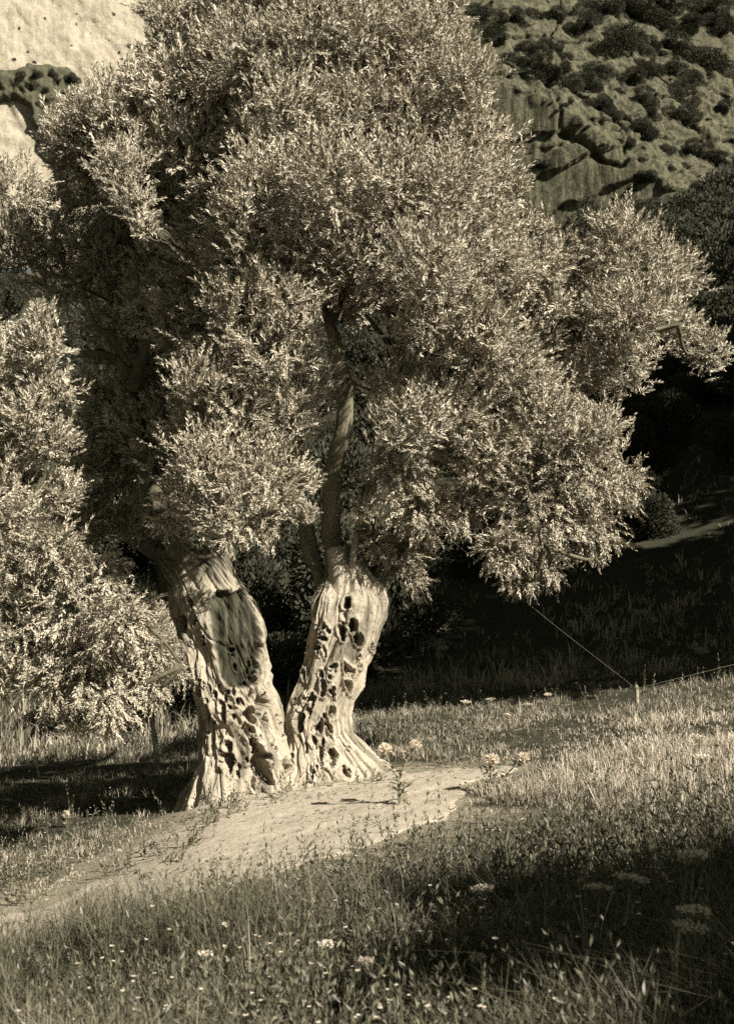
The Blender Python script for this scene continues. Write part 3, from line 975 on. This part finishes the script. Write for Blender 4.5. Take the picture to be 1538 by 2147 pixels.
SHADE_OLIVES = [((8.6, 12.0), 1.1, 1.45, 'unseen olive tree added for shade off the right edge nearest the wooden stake'),
         ((11.0, 12.5), 2.3, 1.6, 'unseen olive tree added for shade off the right edge behind the one by the stake'),
         ((8.9, 16.0), 3.3, 1.65, 'unseen olive tree added for shade off the right edge at the foot of the slope'),
         ((15.0, 16.5), 4.0, 1.8, 'tall unseen olive tree added for shade farther out beyond the right edge'),
         ((17.0, 25.5), 0.7, 1.9, 'unseen olive tree added for shade highest on the bank beyond the right edge'),
         ((13.5, 23.0), 5.2, 1.9, 'farthest unseen olive tree added for shade up the slope off the right edge')]
for i, (loc, rot, s, lab) in enumerate(SHADE_OLIVES):  # out-of-view trees, added only for the shade they cast
    copy_tree(gt.root, loc, rot, s, lab)
place(gt.root, (7.2, -0.7), 0.4, 0.95)
near_crown = [o for o in gt.root.children if o.name.startswith('crown')][0]
for k, o in enumerate(list(near_crown.children)):      # the near one is a thinner tree: it lets sun flecks through
    if k % 4 == 1:
        bpy.data.objects.remove(o)

# ------------------------------------------------------------------ shrubs of the slope and the cliff
M_SHRUBS = []
for v in range(4):
    r = np.random.default_rng(300 + v)
    A = Acc()
    for k in range(10):
        c = nrm(r.normal(size=3)) * r.uniform(0.1, 0.8) * np.array([1, 1, 0.6]) + np.array([0, 0, 0.42])
        rk = r.uniform(0.18, 0.42)
        n = int(15000 * rk * rk)
        d = nrm(r.normal(size=(n, 3)))
        p = c + d * (rk * r.uniform(0.3, 1.1, n) ** 0.5)[:, None] * np.array([1, 1, 0.85])
        ld = nrm(d + np.array([0, 0, 0.5]) + r.normal(0, 0.5, (n, 3)))
        sd = nrm(np.cross(ld, r.normal(size=(n, 3))))
        leaf_geo(p, ld, sd, r.uniform(0.038, 0.075, n), r.uniform(0.018, 0.034, n), 0.15, np.clip(r.normal(0.45, 0.2, n), 0, 1), A)
    M_SHRUBS.append(A.mesh('shrub', M_SHRUB))
SHN = [0]


def shrub(loc, s, label, group, sz=1.0):
    o = obj('shrub', M_SHRUBS[SHN[0] % 4], None, None, label, 'shrub', group)
    SHN[0] += 1
    o.location = [float(c) for c in loc]
    o.rotation_euler = (0, 0, SHN[0] * 1.7)
    o.scale = (s * (1 + 0.35 * math.sin(SHN[0] * 2.3)), s, s * sz)
    return o


CLIFF_SH = [(1062, 158, 10), (1120, 125, 30), (1150, 150, 30), (1085, 118, 30), (1180, 160, 26), (1100, 90, 24), (1145, 95, 26), (1180, 115, 22), (1190, 60, 20), (1225, 140, 36), (1200, 170, 26), (1240, 175, 26), (1255, 150, 18),
            (1260, 90, 40), (1300, 70, 40), (1340, 90, 40), (1390, 80, 44), (1440, 95, 44), (1340, 130, 32), (1320, 160, 24), (1390, 140, 30), (1440, 150, 34), (1480, 120, 40), (1500, 60, 40), (1410, 50, 40),
            (1350, 205, 26), (1360, 230, 18), (1250, 210, 20), (1290, 230, 24), (1265, 215, 18), (1340, 265, 26), (1410, 185, 30), (1430, 240, 26), (1440, 220, 18), (1320, 300, 20), (1340, 330, 14), (1135, 338, 16), (1130, 345, 10), (1360, 360, 16),
            (1390, 300, 20), (1450, 310, 24), (1460, 390, 18), (1230, 265, 12), (1262, 300, 9), (1290, 340, 9), (1170, 205, 9), (1155, 215, 6), (1140, 212, 6), (1100, 160, 7), (1165, 230, 6), (1120, 190, 6), (1300, 290, 9), (1160, 175, 8),
            (1180, 215, 12), (1440, 440, 14), (1375, 430, 12), (1460, 470, 20), (1420, 480, 22), (1370, 250, 12), (1300, 190, 14), (1110, 320, 6), (1430, 340, 14), (1480, 420, 24), (1500, 330, 28), (1500, 220, 30), (1030, 60, 30), (1000, 20, 34), (1080, 30, 30), (1150, 20, 30), (1240, 20, 36), (1340, 15, 40), (1460, 10, 44)]


def cliff_at(px, py, fn=cliff_y):
    ys = np.linspace(60, 240, 3000)
    d = fn((px - CX) / F * ys, EYE - (py - HY) / F * ys) - ys
    k = np.argmax(d < 0)
    return P(px, py, ys[k])


SPECIAL = {(1225, 140): 'biggest round dark shrub standing just above the rounded crest of the cliff', (1135, 338): 'lone dark shrub halfway down the streaked rock face beside the olive crown',
           (1062, 158): 'small round shrub at the left end of the cliff crest touching the olive crown', (1460, 470): 'dark shrub at the foot of the cliff by the right edge',
           (1120, 125): 'wide dark shrub at the left end of the dark row along the crest', (1410, 185): 'broad dark shrub by itself high on the slope near the right edge'}
rs = np.random.default_rng(55)
for k in range(110):      # smaller scrub, thicker above the crest and along the ledges
    a, b = rs.uniform(1000, 1540), rs.uniform(-10, 500)
    cr = np.interp(a, CREST[:, 0], CREST[:, 1])
    if b < cr + 10 or fbm(a * 0.012, (b - 0.32 * a) * 0.02, 0.0, 57, 3) > 0.22:
        CLIFF_SH.append((a, b, float(rs.uniform(3, 6) if b > cr else rs.uniform(4, 9) + 26 * max(0, 1 - b / 170) * (a > 1200))))
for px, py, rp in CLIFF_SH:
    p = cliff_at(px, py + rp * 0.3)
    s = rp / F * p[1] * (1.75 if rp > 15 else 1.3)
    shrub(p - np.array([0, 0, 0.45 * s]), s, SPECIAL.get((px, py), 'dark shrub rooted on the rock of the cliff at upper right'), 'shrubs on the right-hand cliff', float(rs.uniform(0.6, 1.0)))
for px, py, rp in [(80, 160, 20), (110, 152, 18), (148, 168, 20), (95, 190, 12), (135, 200, 18), (78, 218, 14), (60, 180, 18), (40, 160, 20), (120, 172, 12), (150, 225, 12), (100, 225, 9)]:
    p = cliff_at(px, py, outcrop_y)
    s = rp / F * p[1] * 1.0
    shrub(p - np.array([0, 0, 0.45 * s]), s, 'dark shrub clinging to the rock outcrop at upper left', 'shrubs on the left outcrop')
for px, py, rp in [(150, 95, 3), (205, 130, 3), (230, 85, 4), (250, 110, 6), (268, 95, 8), (290, 110, 9), (60, 110, 6), (40, 60, 7), (30, 125, 8), (190, 70, 4), (95, 40, 6), (160, 30, 5), (240, 30, 7), (72, 130, 6)]:
    p = cliff_at(px, py, left_cliff_y)
    s = rp / F * p[1] * 0.9
    shrub(p - np.array([0, 0, 0.45 * s]), s, 'tiny shrub in a crack of the pale sunlit cliff at upper left', 'shrubs on the pale cliff')
r = np.random.default_rng(77)
for k in range(200):
    y = 19 + 62 * r.uniform() ** 1.3
    x = r.uniform(-0.40, 0.42) * y
    if k >= 170:      # along the top of the slope under the cliff
        y = r.uniform(70, 92)
        x = r.uniform(0.12, 0.36) * y
    if y < 24 and x > 0.5:
        continue
    s = r.uniform(0.7, 1.6) * (0.8 + y / 50)
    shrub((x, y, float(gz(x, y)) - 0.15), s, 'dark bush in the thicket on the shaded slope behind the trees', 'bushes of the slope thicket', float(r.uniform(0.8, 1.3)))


# ------------------------------------------------------------------ grass, weeds and flowers
def blades(p, h, wd, lean, acc, tone, r, az=None):
    """curved blades of two segments"""
    n = len(p)
    az = r.uniform(0, 6.283, n) if az is None else az
    d = np.stack([np.cos(az), np.sin(az), np.zeros(n)], -1)
    s = np.stack([-np.sin(az), np.cos(az), np.zeros(n)], -1)
    s = nrm(s + r.normal(0, .5, (n, 3)) * np.array([1, 1, 0]))
    z = np.array([0, 0, 1.0])
    m = p + z * (h * 0.55)[:, None] + d * (h * lean * 0.30)[:, None]
    t = p + z * (h * (1 - 0.35 * lean))[:, None] + d * (h * lean)[:, None]
    hw = (wd * 0.5)[:, None]
    V = np.stack([p - s * hw, p + s * hw, m - s * hw * 0.8, m + s * hw * 0.8, t], 1)
    b = (np.arange(n) * 5)[:, None, None]
    f = np.array([[0, 1, 3], [0, 3, 2], [2, 3, 4]])[None] + b
    acc.add(V.reshape(-1, 3), f3=f.reshape(-1, 3), tone=np.repeat(tone, 5))


def trunk_clear(x, y):
    return np.hypot((x + 0.45) / 1.0, (y - 10.4) / 0.55) > 1


def scatter(n, y0, y1, r, spread=0.36, edge=0.5):
    """even over the near ground, thinning with distance"""
    u = r.uniform(size=n)
    y = 1 / (1 / y0 + (1 / y1 - 1 / y0) * u)
    x = r.uniform(-1, 1, n) * (y * spread + edge)
    return x, y


r = np.random.default_rng(901)
G = Acc()
# tufts (count, near, far, blade height, blade width, blades per tuft, tuft radius), then single short blades between them
for nt_, y0, y1, hm, wm, nb, rad in ((12500, 3.0, 9, 0.14, 0.0042, 14, 0.045), (11000, 8, 18, 0.088, 0.0066, 12, 0.05), (5000, 16, 34, 0.22, 0.018, 8, 0.12),
                                     (70000, 3.0, 9, 0.075, 0.0046, 1, 0.0), (60000, 8, 18, 0.08, 0.0070, 1, 0.0)):
    x, y = scatter(nt_, y0, y1, r)
    pm = path_mask(x, y)
    patch = fbm(x * 1.1, y * 1.1, 3.0, 401, 3)
    short = smooth(-0.1, -0.9, x) * smooth(9.6, 8.8, y) * smooth(5.9, 7.2, y)      # worn dry turf left of the path
    keep = (r.uniform(size=nt_) < np.clip((0.7 + 1.3 * patch) * (1 - 0.5 * short), 0.10, 1)) & (pm < r.uniform(0.02, 0.5, nt_) ** 1.5 + 0.002) & (path_mask(x, y, 3.2) < r.uniform(0.25, 1.3, nt_)) & trunk_clear(x, y)
    x, y, short, patch, pm = x[keep], y[keep], short[keep], patch[keep], pm[keep]
    hh = hm * r.gamma(6, 0.167, len(x)) * (1 + 1.3 * patch) * (1 - 0.70 * short) * (1 - 0.78 * path_mask(x, y, 3.2)) * (1 - 0.35 * smooth(0.3, 1.2, x) * smooth(6.0, 7.0, y)) * (1 + 0.35 * smooth(7.4, 6.4, y + 0.6 * x))
    tt = 0.50 + 0.75 * fbm(x * 0.8, y * 0.8, 1.0, 405, 3) + r.normal(0, 0.16, len(x)) + 0.42 * short - 0.62 * smooth(7.6, 6.2, y + 0.5 * x) - 0.22 * smooth(10.2, 12.5, y) + 0.12 * smooth(0.5, 1.6, x) * smooth(6.2, 7.2, y)  # grass darkened near and far: dark weeds, plus shade painted into the tone
    rp = lambda q: np.repeat(q, nb)
    az = r.uniform(0, 6.283, len(x) * nb)
    off = rad * r.uniform(0, 1, len(x) * nb)
    bx, by = rp(x) + np.cos(az) * off, rp(y) + np.sin(az) * off
    h = np.clip(rp(hh) * r.uniform(0.55, 1.25, len(bx)), 0.02, 0.5)
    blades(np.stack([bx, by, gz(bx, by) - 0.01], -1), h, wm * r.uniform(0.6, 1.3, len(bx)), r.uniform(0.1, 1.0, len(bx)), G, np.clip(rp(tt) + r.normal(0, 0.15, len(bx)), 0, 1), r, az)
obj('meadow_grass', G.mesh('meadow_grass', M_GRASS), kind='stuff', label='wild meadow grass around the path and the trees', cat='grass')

# leafy weeds: short stems with oval leaves
Wd = Acc()
Tw = Acc()
x, y = scatter(11000, 3.1, 15, r)
pm = path_mask(x, y)
cl = fbm(x * 0.8, y * 0.8, 6.0, 411, 3)
keep = (pm < 0.05) & trunk_clear(x, y) & (cl + r.normal(0, .25, len(x)) + 0.3 * smooth(7.5, 5.5, y) > 0.05)
x, y = x[keep], y[keep]
n = len(x)
d = nrm(np.stack([r.normal(0, .35, n), r.normal(0, .35, n), np.ones(n)], -1))
sprays(np.stack([x, y, gz(x, y)], -1), d, r.gamma(5, 0.04, n), r, Wd, Tw, pairs=8, leaf=(0.018, 0.045), tone0=0.30, wide=0.27, bare=0.15)
# straggling plants along the edge of the path and at the foot of the trunk
ex, ey = [], []
for px, py, sp, m in [(470, 1700, 60, 26), (430, 1725, 40, 18), (560, 1668, 60, 14), (690, 1630, 20, 16), (640, 1640, 40, 10), (400, 1770, 50, 14), (330, 1800, 60, 18), (250, 1830, 60, 16), (780, 1640, 40, 8)]:
    for k in range(m):
        q = ground_at(px + r.normal(0, sp * 0.5), py + r.normal(0, 9))
        ex.append(q[0])
        ey.append(q[1])
ex, ey = np.array(ex), np.array(ey)
n = len(ex)
d = nrm(np.stack([r.normal(0, .4, n), r.normal(0, .4, n) - 0.1, np.ones(n)], -1))
sprays(np.stack([ex, ey, gz(ex, ey)], -1), d, r.gamma(5, 0.026, n), r, Wd, Tw, pairs=6, leaf=(0.02, 0.04), tone0=0.45, wide=0.38, bare=0.1)
obj('leafy_weeds', Wd.mesh('leafy_weeds', M_WEED), kind='stuff', label='low leafy weeds growing among the grass', cat='weeds')
obj('weed_stems', Tw.mesh('weed_stems', M_TWIG), kind='stuff', label='thin stems of the low weeds in the grass', cat='weeds')

# countless tiny flower heads
Fl = Acc()
x, y = scatter(1100, 3.2, 16, r)
keep = (path_mask(x, y) < 0.05) & trunk_clear(x, y) & (fbm(x * .7, y * .7, 2, 421, 2) > -0.15)
x, y = x[keep], y[keep]
h = r.gamma(6, 0.035, len(x))
c = np.stack([x + r.normal(0, .03, len(x)), y, gz(x, y) + h], -1)
for k in range(6):
    a = k * 1.047 + r.uniform(0, .4, len(x))
    ld = nrm(np.stack([np.cos(a), np.sin(a), np.full(len(x), 0.35)], -1))
    sd = nrm(np.cross(ld, np.array([0, 0, 1.0])))
    leaf_geo(c, ld, sd, r.uniform(.007, .013, len(x)), r.uniform(.006, .009, len(x)), 0.1, np.full(len(x), 0.5), Fl)
obj('wildflowers', Fl.mesh('wildflowers', M_PETAL), kind='stuff', label='tiny pale wildflower heads dotted through the grass', cat='flowers')
blade_stems = Acc()

# fallen leaves and crumbs of earth on the bare ground
Lt = Acc()
x = r.uniform(-3.2, 1.4, 9000)
y = r.uniform(5.8, 10.6, 9000)
keep = (path_mask(x, y, 2.0) > 0.3) & (r.uniform(size=9000) < np.clip(0.08 + 0.8 * fbm(x * 1.8, y * 1.8, 4, 431, 3) + 0.35 * smooth(1.5, 0.8, np.hypot(x + .45, y - 10.2)), 0.04, 1))
x, y = x[keep], y[keep]
n = len(x)
a = r.uniform(0, 6.283, n)
ld = nrm(np.stack([np.cos(a), np.sin(a), r.uniform(0, 0.5, n)], -1))
leaf_geo(np.stack([x, y, gz(x, y) + 0.012], -1), ld, nrm(np.cross(ld, r.normal(0, .3, (n, 3)) + np.array([0, 0, 1.0]))), r.uniform(.015, .05, n), r.uniform(.006, .016, n), 0.25, r.uniform(0, 1, n) ** 2, Lt)
obj('leaf_litter', Lt.mesh('leaf_litter', M_WEED), kind='stuff', label='fallen leaves and crumbs scattered on the trodden path', cat='leaf litter')

# larger umbel flowers one can pick out
M_STEM = plain_mat('flower_stem', 0.10, 0.22, 30)


def umbel_parts(seed):
    r = np.random.default_rng(seed)
    S, H, Lf = Acc(), Acc(), Acc()
    V, f4, f3 = tube([(0, 0, -0.03), (0.01, 0, 0.2), (0, 0.01, 0.4)], 0.0035, 0.0025, 5, 8)
    S.add(V, f3, f4, 0.5)
    for k in range(14):
        a = k * 2.4
        q = 0.062 * math.sqrt((k + 0.5) / 14)
        e = np.array([q * math.cos(a), q * math.sin(a) + 0.01, 0.445 - 2.2 * q * q])
        V, f4, f3 = tube([(0, 0.01, 0.4), e], 0.0012, 0.001, 3, 4)
        S.add(V, f3, f4, 0.5)
        n = 12
        b = r.uniform(0, 6.28, n)
        ld = nrm(np.stack([np.cos(b), np.sin(b), r.uniform(0.1, .9, n)], -1))
        sd = nrm(np.cross(ld, np.array([0, 0.1, 1.0])))
        leaf_geo(np.repeat(e[None], n, 0) + r.normal(0, .005, (n, 3)), ld, sd, r.uniform(.011, .018, n), r.uniform(.009, .014, n), .1, r.uniform(.4, 1, n), H)
    n = 14
    z = r.uniform(0.02, 0.26, n)
    b = r.uniform(0, 6.28, n)
    ld = nrm(np.stack([np.cos(b), np.sin(b), r.uniform(0.2, 1.0, n)], -1))
    leaf_geo(np.stack([np.zeros(n), np.zeros(n), z], -1), ld, nrm(np.cross(ld, r.normal(size=(n, 3)))), r.uniform(.05, .11, n), r.uniform(.012, .022, n), .15, r.uniform(.2, .8, n), Lf)
    return S.mesh('stem', M_STEM, True), H.mesh('flower_head', M_PETAL), Lf.mesh('leaves', M_WEED)


UM = [umbel_parts(s) for s in (1, 2, 3)]
UMB = [(1280, 1925, 0.95, 'broad white flower head in the shade at lower right'), (1245, 1940, 0.8, 'white flower head just left of the broad one at lower right'),
       (1445, 1912, 0.9, 'white flower head at the lower right edge, highest of its group'), (1420, 1990, 0.8, 'white flower head low in the right corner, left one of its pair'), (1455, 2010, 0.85, 'white flower head low in the right corner, right one of its pair'),
       (1030, 1935, 0.7, 'single pale flower head in the dark grass right of centre'), (765, 2020, 0.5, 'pale flower head near the bottom edge left of centre'), (690, 2000, 0.55, 'pale flower head in the bottom grass beside a taller one'),
       (1005, 2045, 0.5, 'small round pale flower at the bottom edge'), (430, 2020, 0.48, 'pale flower head at the bottom left of the meadow'), (610, 1970, 0.45, 'small pale flower head below the path edge'),
       (975, 1500, 0.75, 'white flower head on the lit strip behind the path'), (1035, 1492, 0.7, 'white flower head second along the lit strip behind'), (1050, 1505, 0.6, 'low white flower head between others on the lit strip'), (1105, 1488, 0.7, 'white flower head farther right on the lit strip behind'), (1155, 1472, 0.6, 'last white flower head of the lit strip, nearest the stake'),
       (1450, 1600, 0.8, 'pale flower head in the tall grass at the right edge'), (1475, 1650, 0.7, 'lower pale flower head in the tall grass at the right edge')]
for i, (px, py, s, lab) in enumerate(UMB):
    q = ground_at(px, py + 0.40 * s * F / max(3.5, 1.45 * F / max(py + 60 - HY, 60)) * 0.9)
    t = thing('umbel_flower', lab, 'flower', q, 'white umbel flowers in the meadow')
    t.scale = (s, s, s * float(r.uniform(.85, 1.15)))
    t.rotation_euler = (float(r.normal(0, .12)), float(r.normal(0, .12)), float(r.uniform(0, 6)))
    S, H, Lf = UM[i % 3]
    obj('stem', S, t)
    obj('flower_head', H, t)
    obj('leaves', Lf, t)


# thistles
def thistle(name, label, base, heads, cat='thistle'):
    t = thing(name, label, cat, base, 'thistles by the path')
    rr = np.random.default_rng(int(abs(base[0]) * 1000) + 3)
    S, Lf = Acc(), Acc()
    b0 = np.array([0, 0, -0.03])
    for pts, rad in heads:
        pts = [b0] + [np.array(q, float) for q in pts]
        V, f4, f3 = tube(pts, 0.008, 0.005, 6, 12, 0.2)
        S.add(V, f3, f4, 0.4)
        e = pts[-1]
        c = catmull(pts, 16)[3:15]
        n = len(c) * 2
        ld = nrm(np.stack([rr.normal(size=n), rr.normal(size=n), rr.uniform(0.1, .8, n)], -1))
        leaf_geo(np.repeat(c, 2, 0), ld, nrm(np.cross(ld, rr.normal(size=(n, 3)))), rr.uniform(.04, .11, n), rr.uniform(.012, .028, n), .2, rr.uniform(.3, .9, n), Lf)
        if rad:
            H = Acc()
            V, f4, f3 = tube([e + (0, 0, -rad * .7), e + (0, 0, -rad * .35), e, e + (0, 0, rad * .3)], rad * .35, rad * .75, 9, 8)
            H.add(V, f3, f4, 0.2)
            m = 260
            dd = nrm(rr.normal(size=(m, 3)))
            dd[:, 2] = np.abs(dd[:, 2]) * 1.2 - 0.25
            dd = nrm(dd)
            leaf_geo(e + dd * rad * .45, dd, nrm(np.cross(dd, rr.normal(size=(m, 3)))), rr.uniform(.5, .75, m) * rad, np.full(m, rad * .14), .1, rr.uniform(.3, 1, m), H)
            obj('flower_head', H.mesh('flower_head', M_PETAL), t)
    obj('stem', S.mesh('stem', M_STEM, True), t)
    obj('leaves', Lf.mesh('leaves', M_WEED), t)
    return t


tb = ground_at(838, 1690)


def rel(px, py, Y):
    return P(px, py, Y) - tb


thistle('thistle', 'forked thistle with two pale round heads before the right root', tb,
        [([rel(836, 1640, tb[1]), rel(818, 1605, tb[1]), rel(806, 1572, tb[1])], 0.05), ([rel(834, 1645, tb[1]), rel(850, 1600, tb[1]), rel(870, 1564, tb[1])], 0.045), ([rel(842, 1660, tb[1]), rel(858, 1640, tb[1])], 0)])
tb = ground_at(1025, 1660)
thistle('thistle', 'pale seed-headed thistle in the bright grass right of the path', tb, [([rel(1028, 1630, tb[1]), rel(1030, 1595, tb[1])], 0.055), ([rel(1060, 1625, tb[1]), rel(1095, 1590, tb[1])], 0.045)])
tb = ground_at(140, 1735)
thistle('thistle', 'single round white seed head standing in the shade at left', tb, [([rel(139, 1725, tb[1]), rel(138, 1708, tb[1])], 0.035)])

# ------------------------------------------------------------------ stake, wire, stones
M_WOOD = plain_mat('weathered_wood', 0.12, 0.3, 20, (1, 1, 0.15))
M_WIRE = plain_mat('wire_metal', 0.12, 0.2, 10)
M_STONE = plain_mat('field_stone', 0.10, 0.26, 9)
sb = ground_at(1333, 1478)
st_h = (1478 - 1436) / F * sb[1]
st = thing('stake', 'short weathered wooden stake in the grass at right holding a wire', 'stake', sb)
A = Acc()
V, f4, f3 = tube([(0, 0, -0.2), (0.005, 0, st_h * 0.5), (-0.004, 0, st_h * 0.93), (-0.004, 0, st_h)], 0.024, 0.017, 7, 12, 0.15)
A.add(V, f3, f4, 0)
obj('post', A.mesh('post', M_WOOD), st)
A = Acc()
for k in range(3):
    th = np.linspace(0, 2 * np.pi, 14)
    V, f4, f3 = tube(np.stack([0.026 * np.cos(th), 0.026 * np.sin(th), st_h * 0.8 + 0.008 * k + 0.0 * th], -1), 0.003, 0.003, 4, 20)
    A.add(V, f3, f4, 0)
obj('wire_coil', A.mesh('wire_coil', M_WIRE), st)
top = sb + np.array([0, 0, st_h * 0.8])
for a, b, lab in ((top, P(955, 1140, 10.4), 'thin straight wire running from the stake up into the olive crown'), (top, ground_at(1333, 1478) + np.array([3.2, 2.0, 0.75]), 'faint wire leading from the stake to the right')):
    A = Acc()
    V, f4, f3 = tube([a, (a + b) / 2 + (0, 0, -0.02), b], 0.0012, 0.0012, 5, 14)
    A.add(V - a, f3, f4, 0)
    o = obj('wire', A.mesh('wire', M_WIRE, True), None, None, lab, 'wire')
    o.location = [float(c) for c in a]


def stone(px, py, s, lab):
    rr = np.random.default_rng(int(px * 7 + py))
    u = np.linspace(0, np.pi, 9)
    v = np.linspace(0, 2 * np.pi, 14, endpoint=False)
    U, Vv = np.meshgrid(u, v, indexing='ij')
    D = np.stack([np.sin(U) * np.cos(Vv), np.sin(U) * np.sin(Vv), np.cos(U)], -1).reshape(-1, 3)
    k = 1 + 0.75 * fbm(D[:, 0] * 1.9 + px, D[:, 1] * 1.6, D[:, 2] * 1.6, 5, 3)
    Vt = D * k[:, None] * s * np.array([1, 0.8, 0.6])
    i = np.arange(8)[:, None] * 14
    j = np.arange(14)[None, :]
    f = np.stack([i + j, i + 14 + j, i + 14 + (j + 1) % 14, i + (j + 1) % 14], -1).reshape(-1, 4)
    o = obj('stone', make_mesh('stone', Vt, f, M_STONE), None, None, lab, 'stone', 'loose stones')
    q = ground_at(px, py)
    o.location = (float(q[0]), float(q[1]), float(q[2] + s * 0.2))


for a in [(925, 1365, .12, 'rounded stone in the dark grass behind the right stem'), (1340, 1290, .13, 'pale flat stone high on the shaded slope at right'), (1365, 1305, .11, 'second stone beside the flat one on the shaded slope'),
          (1200, 1310, .10, 'stone in the dark grass midway along the shaded slope'), (575, 1862 - 190, .03, 'small dark stone on the path before the trunk'), (700, 1650, .035, 'pebble at the foot of the right stem'),
          (600, 1756, .025, 'pebble in the middle of the trodden path'), (1470, 1370, .12, 'stone on the shaded slope at the right edge')]:
    stone(*a)
